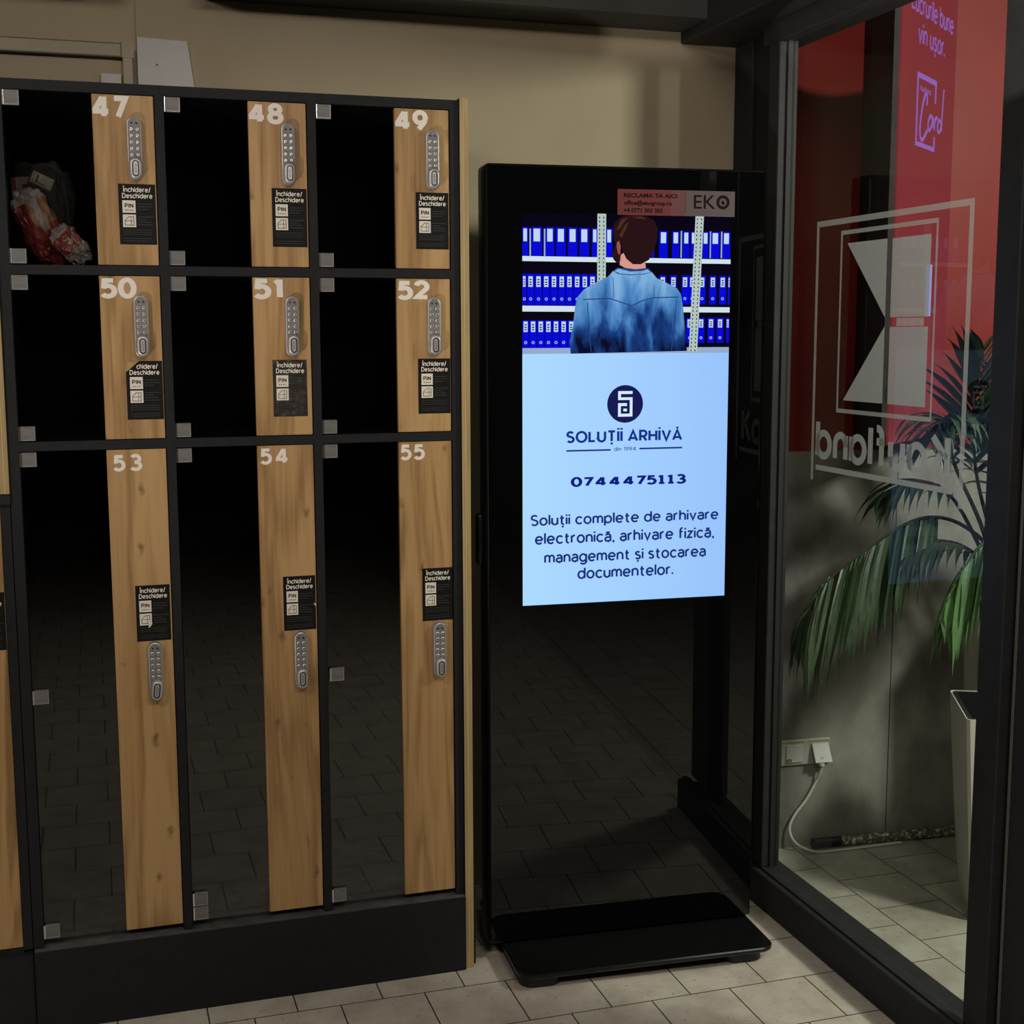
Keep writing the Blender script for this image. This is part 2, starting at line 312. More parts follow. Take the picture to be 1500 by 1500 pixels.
M_KGLASS = mat('kiosk_black_glass', (.002, .002, .0022), .015, 0, .5)
M_BASE = mat('kiosk_base_black', (.006, .006, .0062), .22, 0, .4)
M_FRAME = noisy('dark_grey_aluminium', (.020, .020, .021), (.026, .026, .027), 30, .6, .2)
M_FRAMED = mat('black_gasket', (.006, .006, .006), .7)
M_RED = noisy('red_cladding', (.165, .013, .0105), (.19, .015, .012), 4, .5, .2)
M_CONC = noisy('grey_concrete_cladding', (.115, .11, .09), (.29, .285, .245), 4.2, .5, .4, (1, 1, .6), lo=.36, hi=.64, detail=8)
M_FILM = film_mat('frosted_film', (.27, .27, .262), .86, .5)
M_FILM2 = film_mat('frosted_film_thin', (.32, .32, .31), .58, .5)
M_WHITEP = noisy('white_plastic', (.50, .47, .46), (.56, .53, .52), 6, .5)
M_TRUNK = noisy('trunking_cream', (.34, .29, .20), (.40, .34, .24), 8, .5)
M_TRUNKD = mat('trunking_edge_dark', (.10, .085, .06), .6)
M_POT = noisy('white_planter', (.60, .58, .50), (.68, .66, .58), 3, .35, .4)
M_SOIL = noisy('dark_soil', (.012, .01, .008), (.05, .04, .03), 60, .9, .1)
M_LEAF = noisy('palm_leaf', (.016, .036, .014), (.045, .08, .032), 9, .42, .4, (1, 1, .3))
M_LEAFB = noisy('palm_leaf_lit', (.045, .11, .035), (.11, .22, .075), 9, .42, .4, (1, 1, .3))  # lit frond: brighter light put into the leaf colour
M_LEAFD = noisy('palm_leaf_shaded', (.010, .022, .010), (.028, .05, .022), 9, .45, .4, (1, 1, .3))  # fronds in shade: the shade is put into the leaf colour
M_STEM = mat('palm_stem', (.022, .026, .014), .5)
M_SHADE = noisy('wall_top_shade', (.05, .048, .046), (.06, .058, .056), 5, .7, .2)  # dark tone for boxes that imitate shadow on the wall top

# ------------------------------------------------------------------ setting
def wy(x): return .465-.078*(x-1.6)           # vestibule wall plane
F1 = tile_mat('main_floor_tile', -.145, .1, False, (.50, .45, .375), (.535, .48, .40), .5)
F2 = tile_mat('vestibule_floor_tile', -.282, -1.83, True, (.40, .385, .31), (.44, .42, .345), .35)
bm = BM(); box(bm, (-3.2, -6.6, -.05), (1.585, .60, 0)); struct('floor', bm, F1)
bm = BM(); box(bm, (1.585, -6.6, -.05), (4.2, .60, 0)); struct('floor', bm, F2)
bm = BM(); box(bm, (-3.2, .47, 0), (1.7, .60, 2.95))
box(bm, (-.0135, .466, 0), (-.0125, .4705, 2.95))
struct('wall_back', bm, M_WALL)
bm = BM(); v = [(1.7, wy(1.7)), (4.2, wy(4.2)), (4.2, .60), (1.7, .60)]
loft(bm, [[(x, y, 0) for x, y in v], [(x, y, 1.21) for x, y in v]], 0)
for xs in (2.137, 3.1):                      # seams between the cladding sheets
    box(bm, (xs-.0012, wy(xs)-.0006, 0), (xs+.0012, wy(xs)+.001, 1.21), 1)
struct('wall_right', bm, [M_CONC, M_FRAMED])
bm = BM(); loft(bm, [[(x, y, 1.21) for x, y in v], [(x, y, 2.95) for x, y in v]], 0); struct('trim_1', bm, M_RED)
bm = BM(); box(bm, (-3.3, -6.6, 0), (-3.2, .6, 2.95)); struct('wall_left', bm, M_ROOM)
bm = BM(); box(bm, (-3.3, -6.7, 0), (4.3, -6.6, 2.95)); struct('wall_front', bm, M_ROOM)
bm = BM(); box(bm, (4.2, -6.6, 0), (4.3, .6, 2.95)); struct('wall_side', bm, M_ROOM)
bm = BM(); box(bm, (-3.3, -6.7, 2.95), (4.3, .6, 3.05)); struct('ceiling', bm, M_CEIL)
# dark boxes standing in for shadow along the wall top, then the door header
bm = BM(); box(bm, (.155, .30, 2.372), (1.432, .47, 2.62)); box(bm, (-1.2, .30, 2.372), (-.11, .47, 2.62)); struct('shade_box', bm, M_SHADE)
bm = BM(); box(bm, (1.432, -3.5, 2.34), (1.75, .47, 2.70), 0, .004); struct('trim_3', bm, M_FRAME)

# sliding glass door and its frame
door = bpy.data.objects.new('door_1', None); C.objects.link(door); door.location = (1.6, -.3, 0); door['kind'] = 'structure'
DO = (-1.6, .3, 0)
def dpart(name, bm, m, **k): return obj(name, bm, m, door, loc=DO, **k)
bm = BM(); box(bm, (1.528, -.985, 0), (1.572, .20, .098), 0, .003); box(bm, (1.572, -.985, 0), (1.64, .20, .082), 0)
box(bm, (1.545, -.985, .098), (1.560, .20, .1035), 0)
dpart('bottom_rail', bm, M_FRAME)
bm = BM(); box(bm, (1.545, -.83, 2.287), (1.64, .20, 2.34), 0, .002); dpart('top_rail', bm, M_FRAME)
bm = BM(); box(bm, (1.545, .112, .1035), (1.598, .165, 2.287), 0, .002); box(bm, (1.567, .106, .1035), (1.594, .112, 2.287), 1); dpart('left_stile', bm, [M_FRAME, M_FRAMED])
bm = BM(); box(bm, (1.597, .36, 0), (1.640, .4655, 2.34), 0, .002); box(bm, (1.606, .165, .0), (1.618, .36, 2.34), 1); dpart('jamb_post', bm, [M_FRAME, M_FRAMED])
bm = BM(); box(bm, (1.555, -.842, .1035), (1.625, -.768, 2.287), 0, .003); dpart('right_stile', bm, M_FRAME)
bm = BM(); box(bm, (1.580, -.768, .100), (1.586, .106, 2.287)); pane = dpart('glass_pane', bm, M_WGLASS)
bm = BM()
box(bm, (1.575, -.985, .1035), (1.64, -.862, 2.34), 0, .003); box(bm, (1.60, -.862, .1035), (1.63, -.842, 2.34), 1); box(bm, (1.572, -.8625, .1035), (1.576, -.858, 2.3), 2)
dpart('mullion', bm, [M_FRAME, M_FRAMED, mat('worn_frame_edge', (.12, .11, .10), .5)])
# frosted shop sign on the vestibule face of the pane: mirrored when read from here
FX = 1.5868
fn = lambda y, z: (FX, y, z)
bm = BM()
def fr(y0, y1, z0, z1, mi): poly(bm, [fn(y0, z0), fn(y1, z0), fn(y1, z1), fn(y0, z1)], mi)
# outer frame
fr(-.652, -.024, 1.813, 1.827, 1); fr(-.036, -.024, 1.185, 1.813, 1); fr(-.652, -.637, 1.185, 1.813, 1)
# square with the mark
fr(-.531, -.138, 1.787, 1.797, 1); fr(-.531, -.138, 1.361, 1.371, 1); fr(-.146, -.138, 1.371, 1.787, 1); fr(-.531, -.524, 1.371, 1.787, 1)
poly(bm, [fn(-.168, 1.766), fn(-.338, 1.766), fn(-.338, 1.588)], 0); poly(bm, [fn(-.168, 1.392), fn(-.338, 1.392), fn(-.338, 1.569)], 0)
fr(-.506, -.359, 1.589, 1.765, 0); fr(-.506, -.359, 1.392, 1.567, 0)
fr(-.490, -.385, 1.569, 1.587, 1)
letters(bm, 'Kɑuflɑnd', .044, .604, 1.240, 1.342, lambda a, z: (FX, -.648+a, z), 0, .21, .05, (.00004, 0, 0))
fr(-.617, -.048, 1.212, 1.225, 0)
obj('shop_sign_film', bm, [M_FILM, M_FILM2], door, loc=DO, fixn=False, label='frosted white mirrored shop sign on the glass')

# ------------------------------------------------------------------ locker bank
ZR = [(1.7025, 2.0574), (1.3286, 1.6796), (.2057, 1.3058)]
XC = [0.0, .325, .65]
bank = thing('locker_bank', 'anthracite locker bank with nine oak-striped glass doors numbered 47 to 55', 'lockers')
bm = BM()
for x0, x1 in ((-.3265, -.3045), (.0015, .0205), (.3265, .3455), (.6515, .6712)): box(bm, (x0, -.003, .192), (x1, .45, 2.0804))
for x0, x1 in ((-.3045, .0015), (.0205, .3265), (.3455, .6515)):
    for z0, z1 in ((2.0590, 2.0804), (1.6812, 1.7010), (1.3074, 1.3270), (.180, .1895)): box(bm, (x0, -.003, z0), (x1, .44, z1))
    box(bm, (x0, .44, .192), (x1, .45, 2.0804), 1)
obj('carcass', bm, [M_ANTH, M_ANTHIN], bank)
bm = BM(); box(bm, (-.3265, -.020, 0), (.6712, .45, .190), 0, .0015)
for f in bm.faces:
    if f.normal.z > .9 or f.calc_center_median().z > .1899: f.material_index = 1
obj('plinth', bm, [M_ANTH, M_LEDGE], bank)
bm = BM(); box(bm, (.6720, -.012, 0), (.6925, .45, 2.084), 0); box(bm, (.6795, -.0128, 0), (.6815, -.012, 2.084), 1)
for f in bm.faces:
    if f.calc_center_median().y > 0: f.material_index = 2
obj('end_panel', bm, [M_EDGE, M_EDGE2, M_ANTH], bank, label='pale raw wood edge panel')
bm = BM(); box(bm, (.6930, .005, 0), (.7030, .40, .205), 0, .003, 2); obj('kick_plate', bm, M_ANTH, bank)

W = .1262
def pane_mesh(w, h):
    bm = BM(); box(bm, (0, .006, 0), (w-W-.001, .010, h)); return bm
def panel_mesh(h):
    bm = BM(); box(bm, (-W, 0, 0), (-.0005, .016, h), 0, .0008); return bm
# square glass-clamp hinge
def hinge_mesh(w=.034, h=.031):
    bm = BM(); box(bm, (.004, -.0035, -h/2), (w, .0055, h/2), 0, .0008)
    tube(bm, [(.002, -.002, -h/2), (.002, -.002, h/2)], .0026, 1, 10)
    box(bm, (.0052, -.0042, -h/2+.0006), (w-.001, -.0034, -h/2+.0022), 2); box(bm, (w-.0022, -.0042, -h/2+.0022), (w-.0008, -.0034, h/2-.0006), 2)
    return bm
def lock_meshes():
    bm = BM()
    w, h = .0315, .134
    loft(bm, [stadium(w, h, 0), stadium(w, h, -.0135), stadium(w, h, -.0165, inset=.0012), stadium(w, h, -.0172, inset=.003), stadium(w, h, -.0162, inset=.0038), stadium(w, h, -.0160, inset=.0040)], 0, True, False)
    loft(bm, [stadium(w, h, -.0160, inset=.0040)], 1, False, True)
    body = bm
    key = BM()
    loft(key, [circ(.0043, 0), circ(.0043, -.0016), circ(.0036, -.0022), circ(.0030, -.0024), circ(.0026, -.0016)], 0, False, True)
    loft(key, [circ(.0013, -.0017), circ(.0012, -.0024)], 1, False, True)
    led = BM(); loft(led, [circ(.0022, 0), circ(.0022, -.0006), circ(.0012, -.0010)], 0, False, True)
    kn = BM(); kw, kh = .0285, .048
    loft(kn, [stadium(kw, kh, -.0150), stadium(kw, kh, -.0215), stadium(kw, kh, -.0255, inset=.0015), stadium(kw, kh, -.0275, inset=.004), stadium(kw, kh, -.0278, inset=.0072)], 0, False, False)
    loft(kn, [stadium(kw, kh, -.0278, inset=.0072), stadium(kw, kh, -.0255, inset=.0078), stadium(kw, kh, -.0255, inset=.0094)], 1, False, False)
    loft(kn, [stadium(kw, kh, -.0255, inset=.0094), stadium(kw, kh, -.0274, inset=.0098)], 0, False, True)
    for k in range(5): box(kn, (-.0025, -.0277, -.0085+k*.0038), (.0025, -.0270, -.0075+k*.0038), 1)
    return body, key, led, kn
SW, SH = .0765, .127
def sticker(kind, old=False):
    bm = BM(); e = lambda x, z: (x, -.0007, z); e2 = lambda x, z: (x, -.0010, z)
    out = [(0, 0), (SW, 0), (SW, SH), (0, SH)]
    if kind == 'peeled': out = [(0, 0), (SW, 0), (SW, SH), (.028, SH), (0, SH-.024)]
    loft(bm, [[(x, 0, z) for x, z in out], [(x, -.0006, z) for x, z in out]], 0)
    if kind == 'peeled':
        poly(bm, [(.002, -.0006, SH-.022), (.026, -.0006, SH-.0015), (.004, -.0025, SH-.001)], 3)
        letters(bm, 'chidere/', .0225, .067, SH-.0175, SH-.0060, e, 1, .20, .06)
    else: letters(bm, 'Închidere/', .0095, .067, SH-.0175, SH-.0035, e, 1, .20, .06)
    letters(bm, 'Deschidere', .0075, .0705, SH-.0300, SH-.0190, e, 1, .20, .06)
    def sq(x0, z0, x1, z1, f, mi): poly(bm, [f(x0, z0), f(x1, z0), f(x1, z1), f(x0, z1)], mi)
    a, b = .0075, .0345
    sq(a, SH-.0605, b, SH-.0345, e, 1); letters(bm, 'PIN', a+.0045, b-.0045, SH-.0495, SH-.0405, e2, 0, .22, .12)
    for k in range(4): loft(bm, [[(a+.0065+k*.0047+.0013*math.cos(t*math.pi/4), -.0010, SH-.0550+.0013*math.sin(t*math.pi/4)) for t in range(8)]], 0, False, True)
    sq(a, SH-.0905, b, SH-.0640, e, 1)
    z = SH-.0870
    for x0, z0, x1, z1 in ((a+.004, z, b-.004, z+.0011), (b-.0051, z, b-.004, z+.019), (a+.004, z, a+.0051, z+.012), (a+.004, z+.009, b-.004, z+.0099), (a+.0165, z, a+.0174, z+.019), (a+.012, z+.018, b-.004, z+.019)): sq(x0, z0, x1, z1, e2, 0)
    poly(bm, [e2(a+.004, z+.011), e2(a+.0053, z+.011), e2(a+.0128, z+.018), e2(a+.0118, z+.0188)], 0)
    for r, (zz, ws) in enumerate([(.041, .029), (.0465, .031), (.052, .021), (.068, .033), (.0735, .018), (.079, .027), (.0845, .029)]):
        x = .039
        while x < .039+ws:
            l = random.uniform(.003, .007); sq(x, SH-zz-.0014, min(x+l, .039+ws), SH-zz+.0002, e, 2); x += l+.0012
    for zz in (.096, .1005, .105, .114, .119):
        x = .0075
        while x < .066:
            l = random.uniform(.003, .009); sq(x, SH-zz-.0010, min(x+l, .068), SH-zz+.0001, e, 2); x += l+.001
    if kind == 'torn': poly(bm, [(.0265, -.0012, SH-.0975), (.0285, -.0030, SH-.077), (.0355, -.0035, SH-.086), (.031, -.0016, SH-.094)], 1); 
    if kind == 'nicked': poly(bm, [(SW-.006, -.0008, SH-.066), (SW, -.0020, SH-.066), (SW, -.0008, SH-.075), (SW-.003, -.0012, SH-.068)], 1)
    return bm, [M_STKOLD if old else M_STK, M_STKW, M_STKG, M_WOOD]
pb, kb, lb, nb = lock_meshes()
P_HINGE = P_LOCK = P_KEY = P_LED = P_KNOB = None
P_ST = {}
panes, panels = {}, {}
def hinge(par, x, z, label=None):
    global P_HINGE
    if P_HINGE is None:
        P_HINGE = obj('hinge', hinge_mesh(), [M_STEEL, M_CLIPEDGE, M_CLIPRIM], par, loc=(x, 0, z)); return P_HINGE
    return inst(P_HINGE, par, (x, 0, z), label=label)
def keypad(x, z, tilt=0):
    global P_LOCK, P_KEY, P_LED, P_KNOB
    first = P_LOCK is None
    if first: P_LOCK = obj('keypad_lock', pb, [M_ZINC, M_ZINCD], bank, loc=(x, 0, z), smooth=True); lk = P_LOCK
    else: lk = inst(P_LOCK, bank, (x, 0, z))
    if first:
        P_KEY = obj('key_button', kb, [M_KEY, M_BLACK], lk, smooth=True); P_LED = obj('indicator_light', lb, M_BLACK, lk, smooth=True); P_KNOB = obj('turn_knob', nb, [M_ZINC, M_BLACK], lk, smooth=True)
    n = 0
    for r in range(5):
        for sx in (-1, 1):
            l = (sx*.0062, -.0158, .0405-r*.0133); n += 1
            if first and n == 1: P_KEY.location = l
            else: inst(P_KEY, lk, l)
    for k, sx in enumerate((-1, 1)):
        l = (sx*.0050, -.0160, .0530)
        if first and k == 0: P_LED.location = l
        else: inst(P_LED, lk, l)
    if first: P_KNOB.location = (0, 0, -.0415)
    else: inst(P_KNOB, lk, (.0006, 0, -.0415), (0, tilt, 0))
def sticker_at(kind, x, z, sz=1, label=None, old=False):
    if kind not in P_ST:
        b, ms = sticker(kind, old); P_ST[kind] = obj('instruction_sticker', b, ms, bank, loc=(x, 0, z), fixn=False, label=label); o = P_ST[kind]
    else: o = inst(P_ST[kind], bank, (x, 0, z), label=label)
    o.scale = (sz, 1, sz*1.03 if sz != 1 else 1)
num = 47
for r, (z0, z1) in enumerate(ZR):
    for c, xr in enumerate(XC):
        xl = xr-.302; h = z1-z0
        if r not in panes:
            panes[r] = d = obj('door', pane_mesh(.302, h), M_LGLASS, bank, loc=(xl, 0, z0)); panels[r] = None
        else: d = inst(panes[r], bank, (xl, 0, z0))
        d['label'] = 'glass and oak door numbered %d' % num
        if panels[r] is None: panels[r] = obj('wood_panel', panel_mesh(h), M_WOOD, d, loc=(.302, 0, 0))
        else: inst(panels[r], d, (.302, 0, 0))
        if r < 2: hinge(d, -.002, h-.0155); hinge(d, -.002, .0165)
        else:
            hinge(d, -.002, h-.0165)
            if c == 1: hinge(d, 0, .054, 'hinge clip slipped down from its place'); hinge(d, 0, .0205)
            else: hinge(d, -.001+.002*c, .561); hinge(d, -.002, .0215)
        bm = BM(); s = str(num); e = lambda x, z: (x, -.0006, z)
        nx0, nx1, nz = [(.0005, .0770, (.0475, .0020)), (.0015, .0770, (.0485, .0030)), ((.013, .006, .003)[c], (.0745, .067, .0615)[c], (.0480, .0100) if c == 0 else (.043, .006))][r]
        X0 = .302-W
        letters(bm, s, X0+nx0, X0+(nx1 if num != 51 else .066), h-nz[0], h-nz[1], e, 0, .28 if r < 2 else .24, .02 if r < 2 else .26 if c == 0 else .12)
        obj('number', bm, M_NUM, d, fixn=False)
        if r < 2:
            zc = (1.9445, 1.5705)[r]
            keypad(xr-.0425, zc+(.001, .001, 0)[c])
            kind, lab = {50: ('peeled', 'black sticker with its top left corner folded back'), 51: ('worn', 'scuffed faded black sticker')}.get(num, ('plain', None))
            xs = xr-.0795+(.001 if r else 0)-(.009 if num == 51 else 0)
            sticker_at(kind, xs, (1.7465, 1.3705)[r], 1, lab, num == 51)
        else:
            keypad(xr-(.0405, .0405, .0365)[c], .8095+(-.001, 0, 0)[c], (.10, 0, .0)[c])
            kind, lab = {53: ('torn', 'black sticker torn beside its lower pictogram'), 54: ('nicked', 'black sticker with a nicked right edge')}.get(num, ('plain', None))
            sticker_at(kind, xr-(.0775, .0765, .0745)[c], (.876, .878, .879)[c], .965, lab)
        num += 1

# neighbouring bank, cut by the left edge of the photo
nb2 = thing('locker_bank', 'neighbouring locker bank cut off by the left picture edge', 'lockers', (-.35, 0, 0))
NO = lambda x: x+.35
bm = BM()
for x0, x1 in ((-.690, -.670), (-.3475, -.3285)): box(bm, (NO(x0), -.003, .192), (NO(x1), .45, 2.0804))
for z0, z1 in ((2.0590, 2.0804), (1.1930, 1.2180), (.185, .1960)): box(bm, (NO(-.670), -.004, z0), (NO(-.3475), .44, z1))
box(bm, (NO(-.670), .44, .192), (NO(-.3475), .45, 2.0804), 1)
box(bm, (NO(-.3475), -.015, 1.196), (NO(-.3270), -.003, 1.2165))
obj('carcass', bm, [M_ANTH, M_ANTHIN], nb2)
bm = BM(); box(bm, (NO(-.690), -.016, 0), (NO(-.3285), .45, .185)); obj('plinth', bm, M_ANTH, nb2)
bm = BM(); box(bm, (NO(-.346), -.013, 1.2185), (NO(-.3275), -.003, 2.08)); box(bm, (NO(-.338), -.0138, 1.2185), (NO(-.336), -.013, 2.08), 1); obj('edge_strip', bm, [M_EDGE, M_EDGE2], nb2, label='pale wood edging strip')
for z0, z1 in ((1.2200, 2.0574), (.198, 1.1915)):
    bm = BM(); box(bm, (NO(-.668), .006, z0), (NO(-.477), .010, z1)); d = obj('door', bm, M_LGLASS, nb2)
    bm = BM(); box(bm, (NO(-.4765), 0, z0), (NO(-.3488), .016, z1), 0, .0008); obj('wood_panel', bm, M_WOOD, d)
o = inst(P_ST['plain'], nb2, (NO(-.4265), 0, .878))

# things in locker 47
def crumple(name, m, loc, size, amp, fr_, rot, label, cat, seed, mats=None, sel=None):
    bm = BM(); bmesh.ops.create_icosphere(bm, subdivisions=5, radius=1)
    for v in bm.verts:
        p = v.co.copy(); q = Vector([math.copysign(abs(c)**.7, c) for c in p])
        n_ = noise.fractal(p*fr_+Vector((seed, seed*2, 0)), 1.0, 2.2, 4)+.6*abs(noise.noise(p*fr_*2.3+Vector((0, seed, 3))))
        q *= 1+amp*n_
        v.co = Vector((q.x*size[0], q.y*size[1], q.z*size[2]))
    zmin = min((Matrix.Rotation(rot[1], 3, 'Y') @ v.co).z for v in bm.verts)
    if mats:
        for f in bm.faces: f.material_index = sel(f.calc_center_median())
    o = obj(name, bm, mats or m, None, loc=loc, rot=rot)
    return tag(o, label, cat), zmin
M_BAG = film_mat('clear_bag', (.5, .52, .5), .16, .5)
M_PK = noisy('red_foil_wrapper', (.30, .025, .025), (.45, .09, .06), 25, .3, .6)
M_PKO = noisy('orange_foil_print', (.45, .20, .08), (.55, .33, .2), 30, .35, .6)
M_PKW = noisy('pale_foil_wrapper', (.42, .34, .31), (.6, .52, .47), 30, .3, .6)
crumple('snack_packet', M_PK, (-.244, .12, 1.790), (.038, .030, .078), .22, 2.2, (.1, -.42, 0), 'crumpled red foil snack packet behind the glass of locker 47', 'packet', 3, [M_PK, M_PKW, M_PKO], lambda c: 1 if c.z > .055 or abs(c.x-.01) < .008 and c.z > -.01 else (2 if c.z > .0 and c.x > -.01 else 0))
crumple('sweet_bag', M_PK, (-.182, .075, 1.748), (.027, .024, .042), .24, 2.6, (.05, -.75, 0), 'small red and white sweet bag at the bottom of locker 47', 'packet', 8, [M_PK, M_PKW], lambda c: 1 if c.z < -.012 or (c.z > .028) or noise.noise(c*120) > .25 else 0)
M_CARD = mat('cream_carton', (.52, .46, .34), .6); M_CARDD = mat('carton_print_dark', (.03, .025, .02), .6); M_CARDR = mat('carton_print_red', (.25, .05, .04), .6)
bm = BM(); box(bm, (-.024, -.02, -.014), (.024, .02, .014), 0, .001)
for a, b in (((-.012, -.0206, -.006), (-.009, -.0199, .009)), ((-.012, -.0206, -.008), (.012, -.0199, -.006)), ((-.02, -.0206, -.013), (.023, -.0199, -.011))): box(bm, a, b, 1)
tag(obj('carton', bm, [M_CARD, M_CARDD], None, (-.240, .15, 1.888), (0, .42, .2)), 'tilted cream carton with a dark corner mark inside locker 47', 'carton')
bm = BM(); box(bm, (-.026, -.02, -.022), (.026, .02, .022), 0, .001); box(bm, (-.026, -.0206, -.022), (-.016, -.0199, .022), 1); box(bm, (-.004, -.0206, -.006), (.008, -.0199, .006), 2)
tag(obj('carton', bm, [M_CARD, M_CARDR, M_CARDD], None, (-.272, .17, 1.876), (0, -.08, -.1)), 'cream and red carton standing left inside locker 47', 'carton')
bm = BM(); tube(bm, [(0, 0, 0), (0, 0, .05), (0, 0, .062), (0, 0, .066), (0, 0, .085)], [.0125, .0125, .010, .005, .005], 0, 14)
tag(obj('bottle', bm, mat('teal_plastic', (.06, .18, .2), .3), None, (-.236, .17, 1.803), (0, -.1, 0), smooth=True), 'small teal bottle beneath the tilted carton in locker 47', 'bottle')
crumple('plastic_bag', M_BAG, (-.236, .19, 1.826), (.058, .075, .108), .22, 1.5, (0, 0, 0), 'clear plastic bag slumped around packets in locker 47', 'bag', 5)

# ------------------------------------------------------------------ wall fittings above the lockers
tr = thing('cable_trunking', 'cream plastic cable trunking turning down the wall above locker 47', 'trunking', (-.04, .47, 2.2))
def tl(p): return (p[0]+.04, p[1]-.47, p[2]-2.2)
def tb(bm, a, b, mi=0, bev=0): box(bm, tl(a), tl(b), mi, bev)
bm = BM(); tb(bm, (-1.4, .448, 2.221), (-.048, .4695, 2.252), 0, .002); tb(bm, (-1.4, .4475, 2.2195), (-.048, .4695, 2.2212), 1); tb(bm, (-1.4, .4475, 2.250), (-.048, .4490, 2.2525), 1); obj('horizontal_duct', bm, [M_TRUNK, M_TRUNKD], tr)
bm = BM(); tb(bm, (-.046, .448, 2.09), (-.022, .4695, 2.222), 0, .002); tb(bm, (-.0222, .449, 2.09), (-.0195, .4695, 2.232), 1); obj('vertical_duct', bm, [M_TRUNK, M_TRUNKD], tr)
bm = BM(); pts = [(-.0485, 2.2185), (-.0485, 2.2545), (-.040, 2.2545), (-.0195, 2.241), (-.0195, 2.2185)]
loft(bm, [[tl((x, .4465, z)) for x, z in pts], [tl((x, .4695, z)) for x, z in pts]], 0); tb(bm, (-.050, .4460, 2.2185), (-.0475, .4695, 2.2545), 1); obj('corner_piece', bm, [M_TRUNK, M_TRUNKD], tr)
bm = BM(); pts = [(-.0105, 2.05), (-.0105, 2.272), (.109, 2.268), (.137, 2.05)]
loft(bm, [[(x, .462, z) for x, z in pts], [(x, .4695, z) for x, z in pts]], 0)
loft(bm, [[(.035+.0025*math.cos(t*.785), y, 2.209+.0025*math.sin(t*.785)) for t in range(8)] for y in (.4618, .4612)], 1, False, True)
tag(obj('wall_plate', bm, [M_WHITEP, M_BLACK]), 'white blank plate on the wall above lockers 47 and 48', 'wall plate')
bm = BM(); box(bm, (-.098, .455, 2.06), (-.050, .4695, 2.181), 0, .001); tag(obj('junction_box', bm, M_WHITEP), 'small white box peeking over the lockers beside the trunking', 'box')

# ------------------------------------------------------------------ advertising kiosk
KX = thing('advertising_kiosk', 'tall black digital advertising kiosk with a lit portrait screen', 'kiosk', (.77, 0, 0), -.0615)
k = lambda s, z, t=-.0016: (s, t, z)
bm = BM(); box(bm, (-.034, .004, .042), (.668, .088, 1.9465), 0, .012, 3); obj('housing', bm, M_KIOSK, KX, smooth=True)
bm = BM(); box(bm, (-.029, -.001, .050), (.663, .005, 1.940), 0, .001); obj('front_glass', bm, M_KGLASS, KX)
def rrect(x0, x1, y0, y1, r, z, seg=6):
    p = []
    for cx, cy, a0 in ((x1-r, y0+r, -90), (x1-r, y1-r, 0), (x0+r, y1-r, 90), (x0+r, y0+r, 180)):
        for i in range(seg+1): a = math.radians(a0+90*i/seg); p.append((cx+r*math.cos(a), cy+r*math.sin(a), z))
    return p
bm = BM(); loft(bm, [rrect(.004, .656, -.174, .30, .038, .030), rrect(.001, .659, -.177, .30, .04, .033), rrect(.001, .659, -.177, .30, .04, .040), rrect(.004, .656, -.174, .30, .038, .0425)]); obj('base_plate', bm, M_BASE, KX, smooth=True)
for s0 in (.012, .535):
    bm = BM(); loft(bm, [rrect(s0, s0+.10, -.155, .27, .03, 0), rrect(s0, s0+.10, -.155, .27, .03, .030)]); obj('foot', bm, M_BLACK, KX)
bm = BM(); box(bm, (-.052, .030, 1.00), (-.034, .055, 1.125), 0, .007, 3); obj('side_handle', bm, M_KIOSK, KX, smooth=True)
# screen
E_BG = bpy.data.materials.new('lit_page'); E_BG.use_nodes = True; E_BG.node_tree.nodes.clear()
_o = N(E_BG, 'ShaderNodeOutputMaterial'); _e = N(E_BG, 'ShaderNodeEmission'); _t = N(E_BG, 'ShaderNodeTexCoord'); _s = N(E_BG, 'ShaderNodeSeparateXYZ')
_r = ramp(E_BG, [(0, lin((172, 218, 255))), (.5, lin((164, 208, 255))), (1, lin((152, 195, 252)))])
_m = N(E_BG, 'ShaderNodeMapRange'); _m.inputs[1].default_value = .05; _m.inputs[2].default_value = .58
L(E_BG, _t.outputs['Object'], _s.inputs[0]); L(E_BG, _s.outputs[0], _m.inputs[0]); L(E_BG, _m.outputs[0], _r.inputs[0]); L(E_BG, _r.outputs[0], _e.inputs[0]); L(E_BG, _e.outputs[0], _o.inputs[0])
SX0, SX1, SZ0, SZ1, PZ = .0535, .5755, .9010, 1.8335, 1.5065
bm = BM(); box(bm, (SX0, -.0014, SZ0), (SX1, -.0011, PZ)); scr = obj('screen', bm, E_BG, KX, label='lit pale blue screen page')
E_NAVY = emat('page_navy', (22, 28, 82)); E_BLUE = emat('page_blue', (20, 50, 140)); E_DBLUE = emat('page_deep_blue', (14, 32, 128)); E_TXT = emat('page_text_blue', (24, 48, 124)); E_WHITE = emat('page_white', (214, 236, 255))
bm = BM(); loft(bm, [[k(.3095+.0455*math.cos(t*math.pi/24), 1.385+.0455*math.sin(t*math.pi/24), -.0018) for t in range(48)]], 0, False, True)
def bars(bm, lst, mi, f):
    for x0, x1, z0, z1 in lst: poly(bm, [f(x0, z0), f(x1, z0), f(x1, z1), f(x0, z1)], mi)
lx, lz = .2915, 1.3545   # monogram: a squared S over a squared a
u_ = .0058
f2 = lambda x, z: k(lx+x*u_, lz+z*u_, -.0021)
bars(bm, [(0, 6.3, 9.4, 10.6), (0, 1.2, 6.9, 9.4), (1.2, 6.3, 6.9, 8.0), (5.1, 6.3, 1.2, 6.9), (0, 6.3, 0, 1.2), (0, 1.2, 1.2, 5.6), (1.2, 3.9, 4.4, 5.6), (2.3, 3.9, 2.2, 3.3)], 1, f2)
obj('logo', bm, [E_NAVY, E_WHITE], scr, fixn=False)
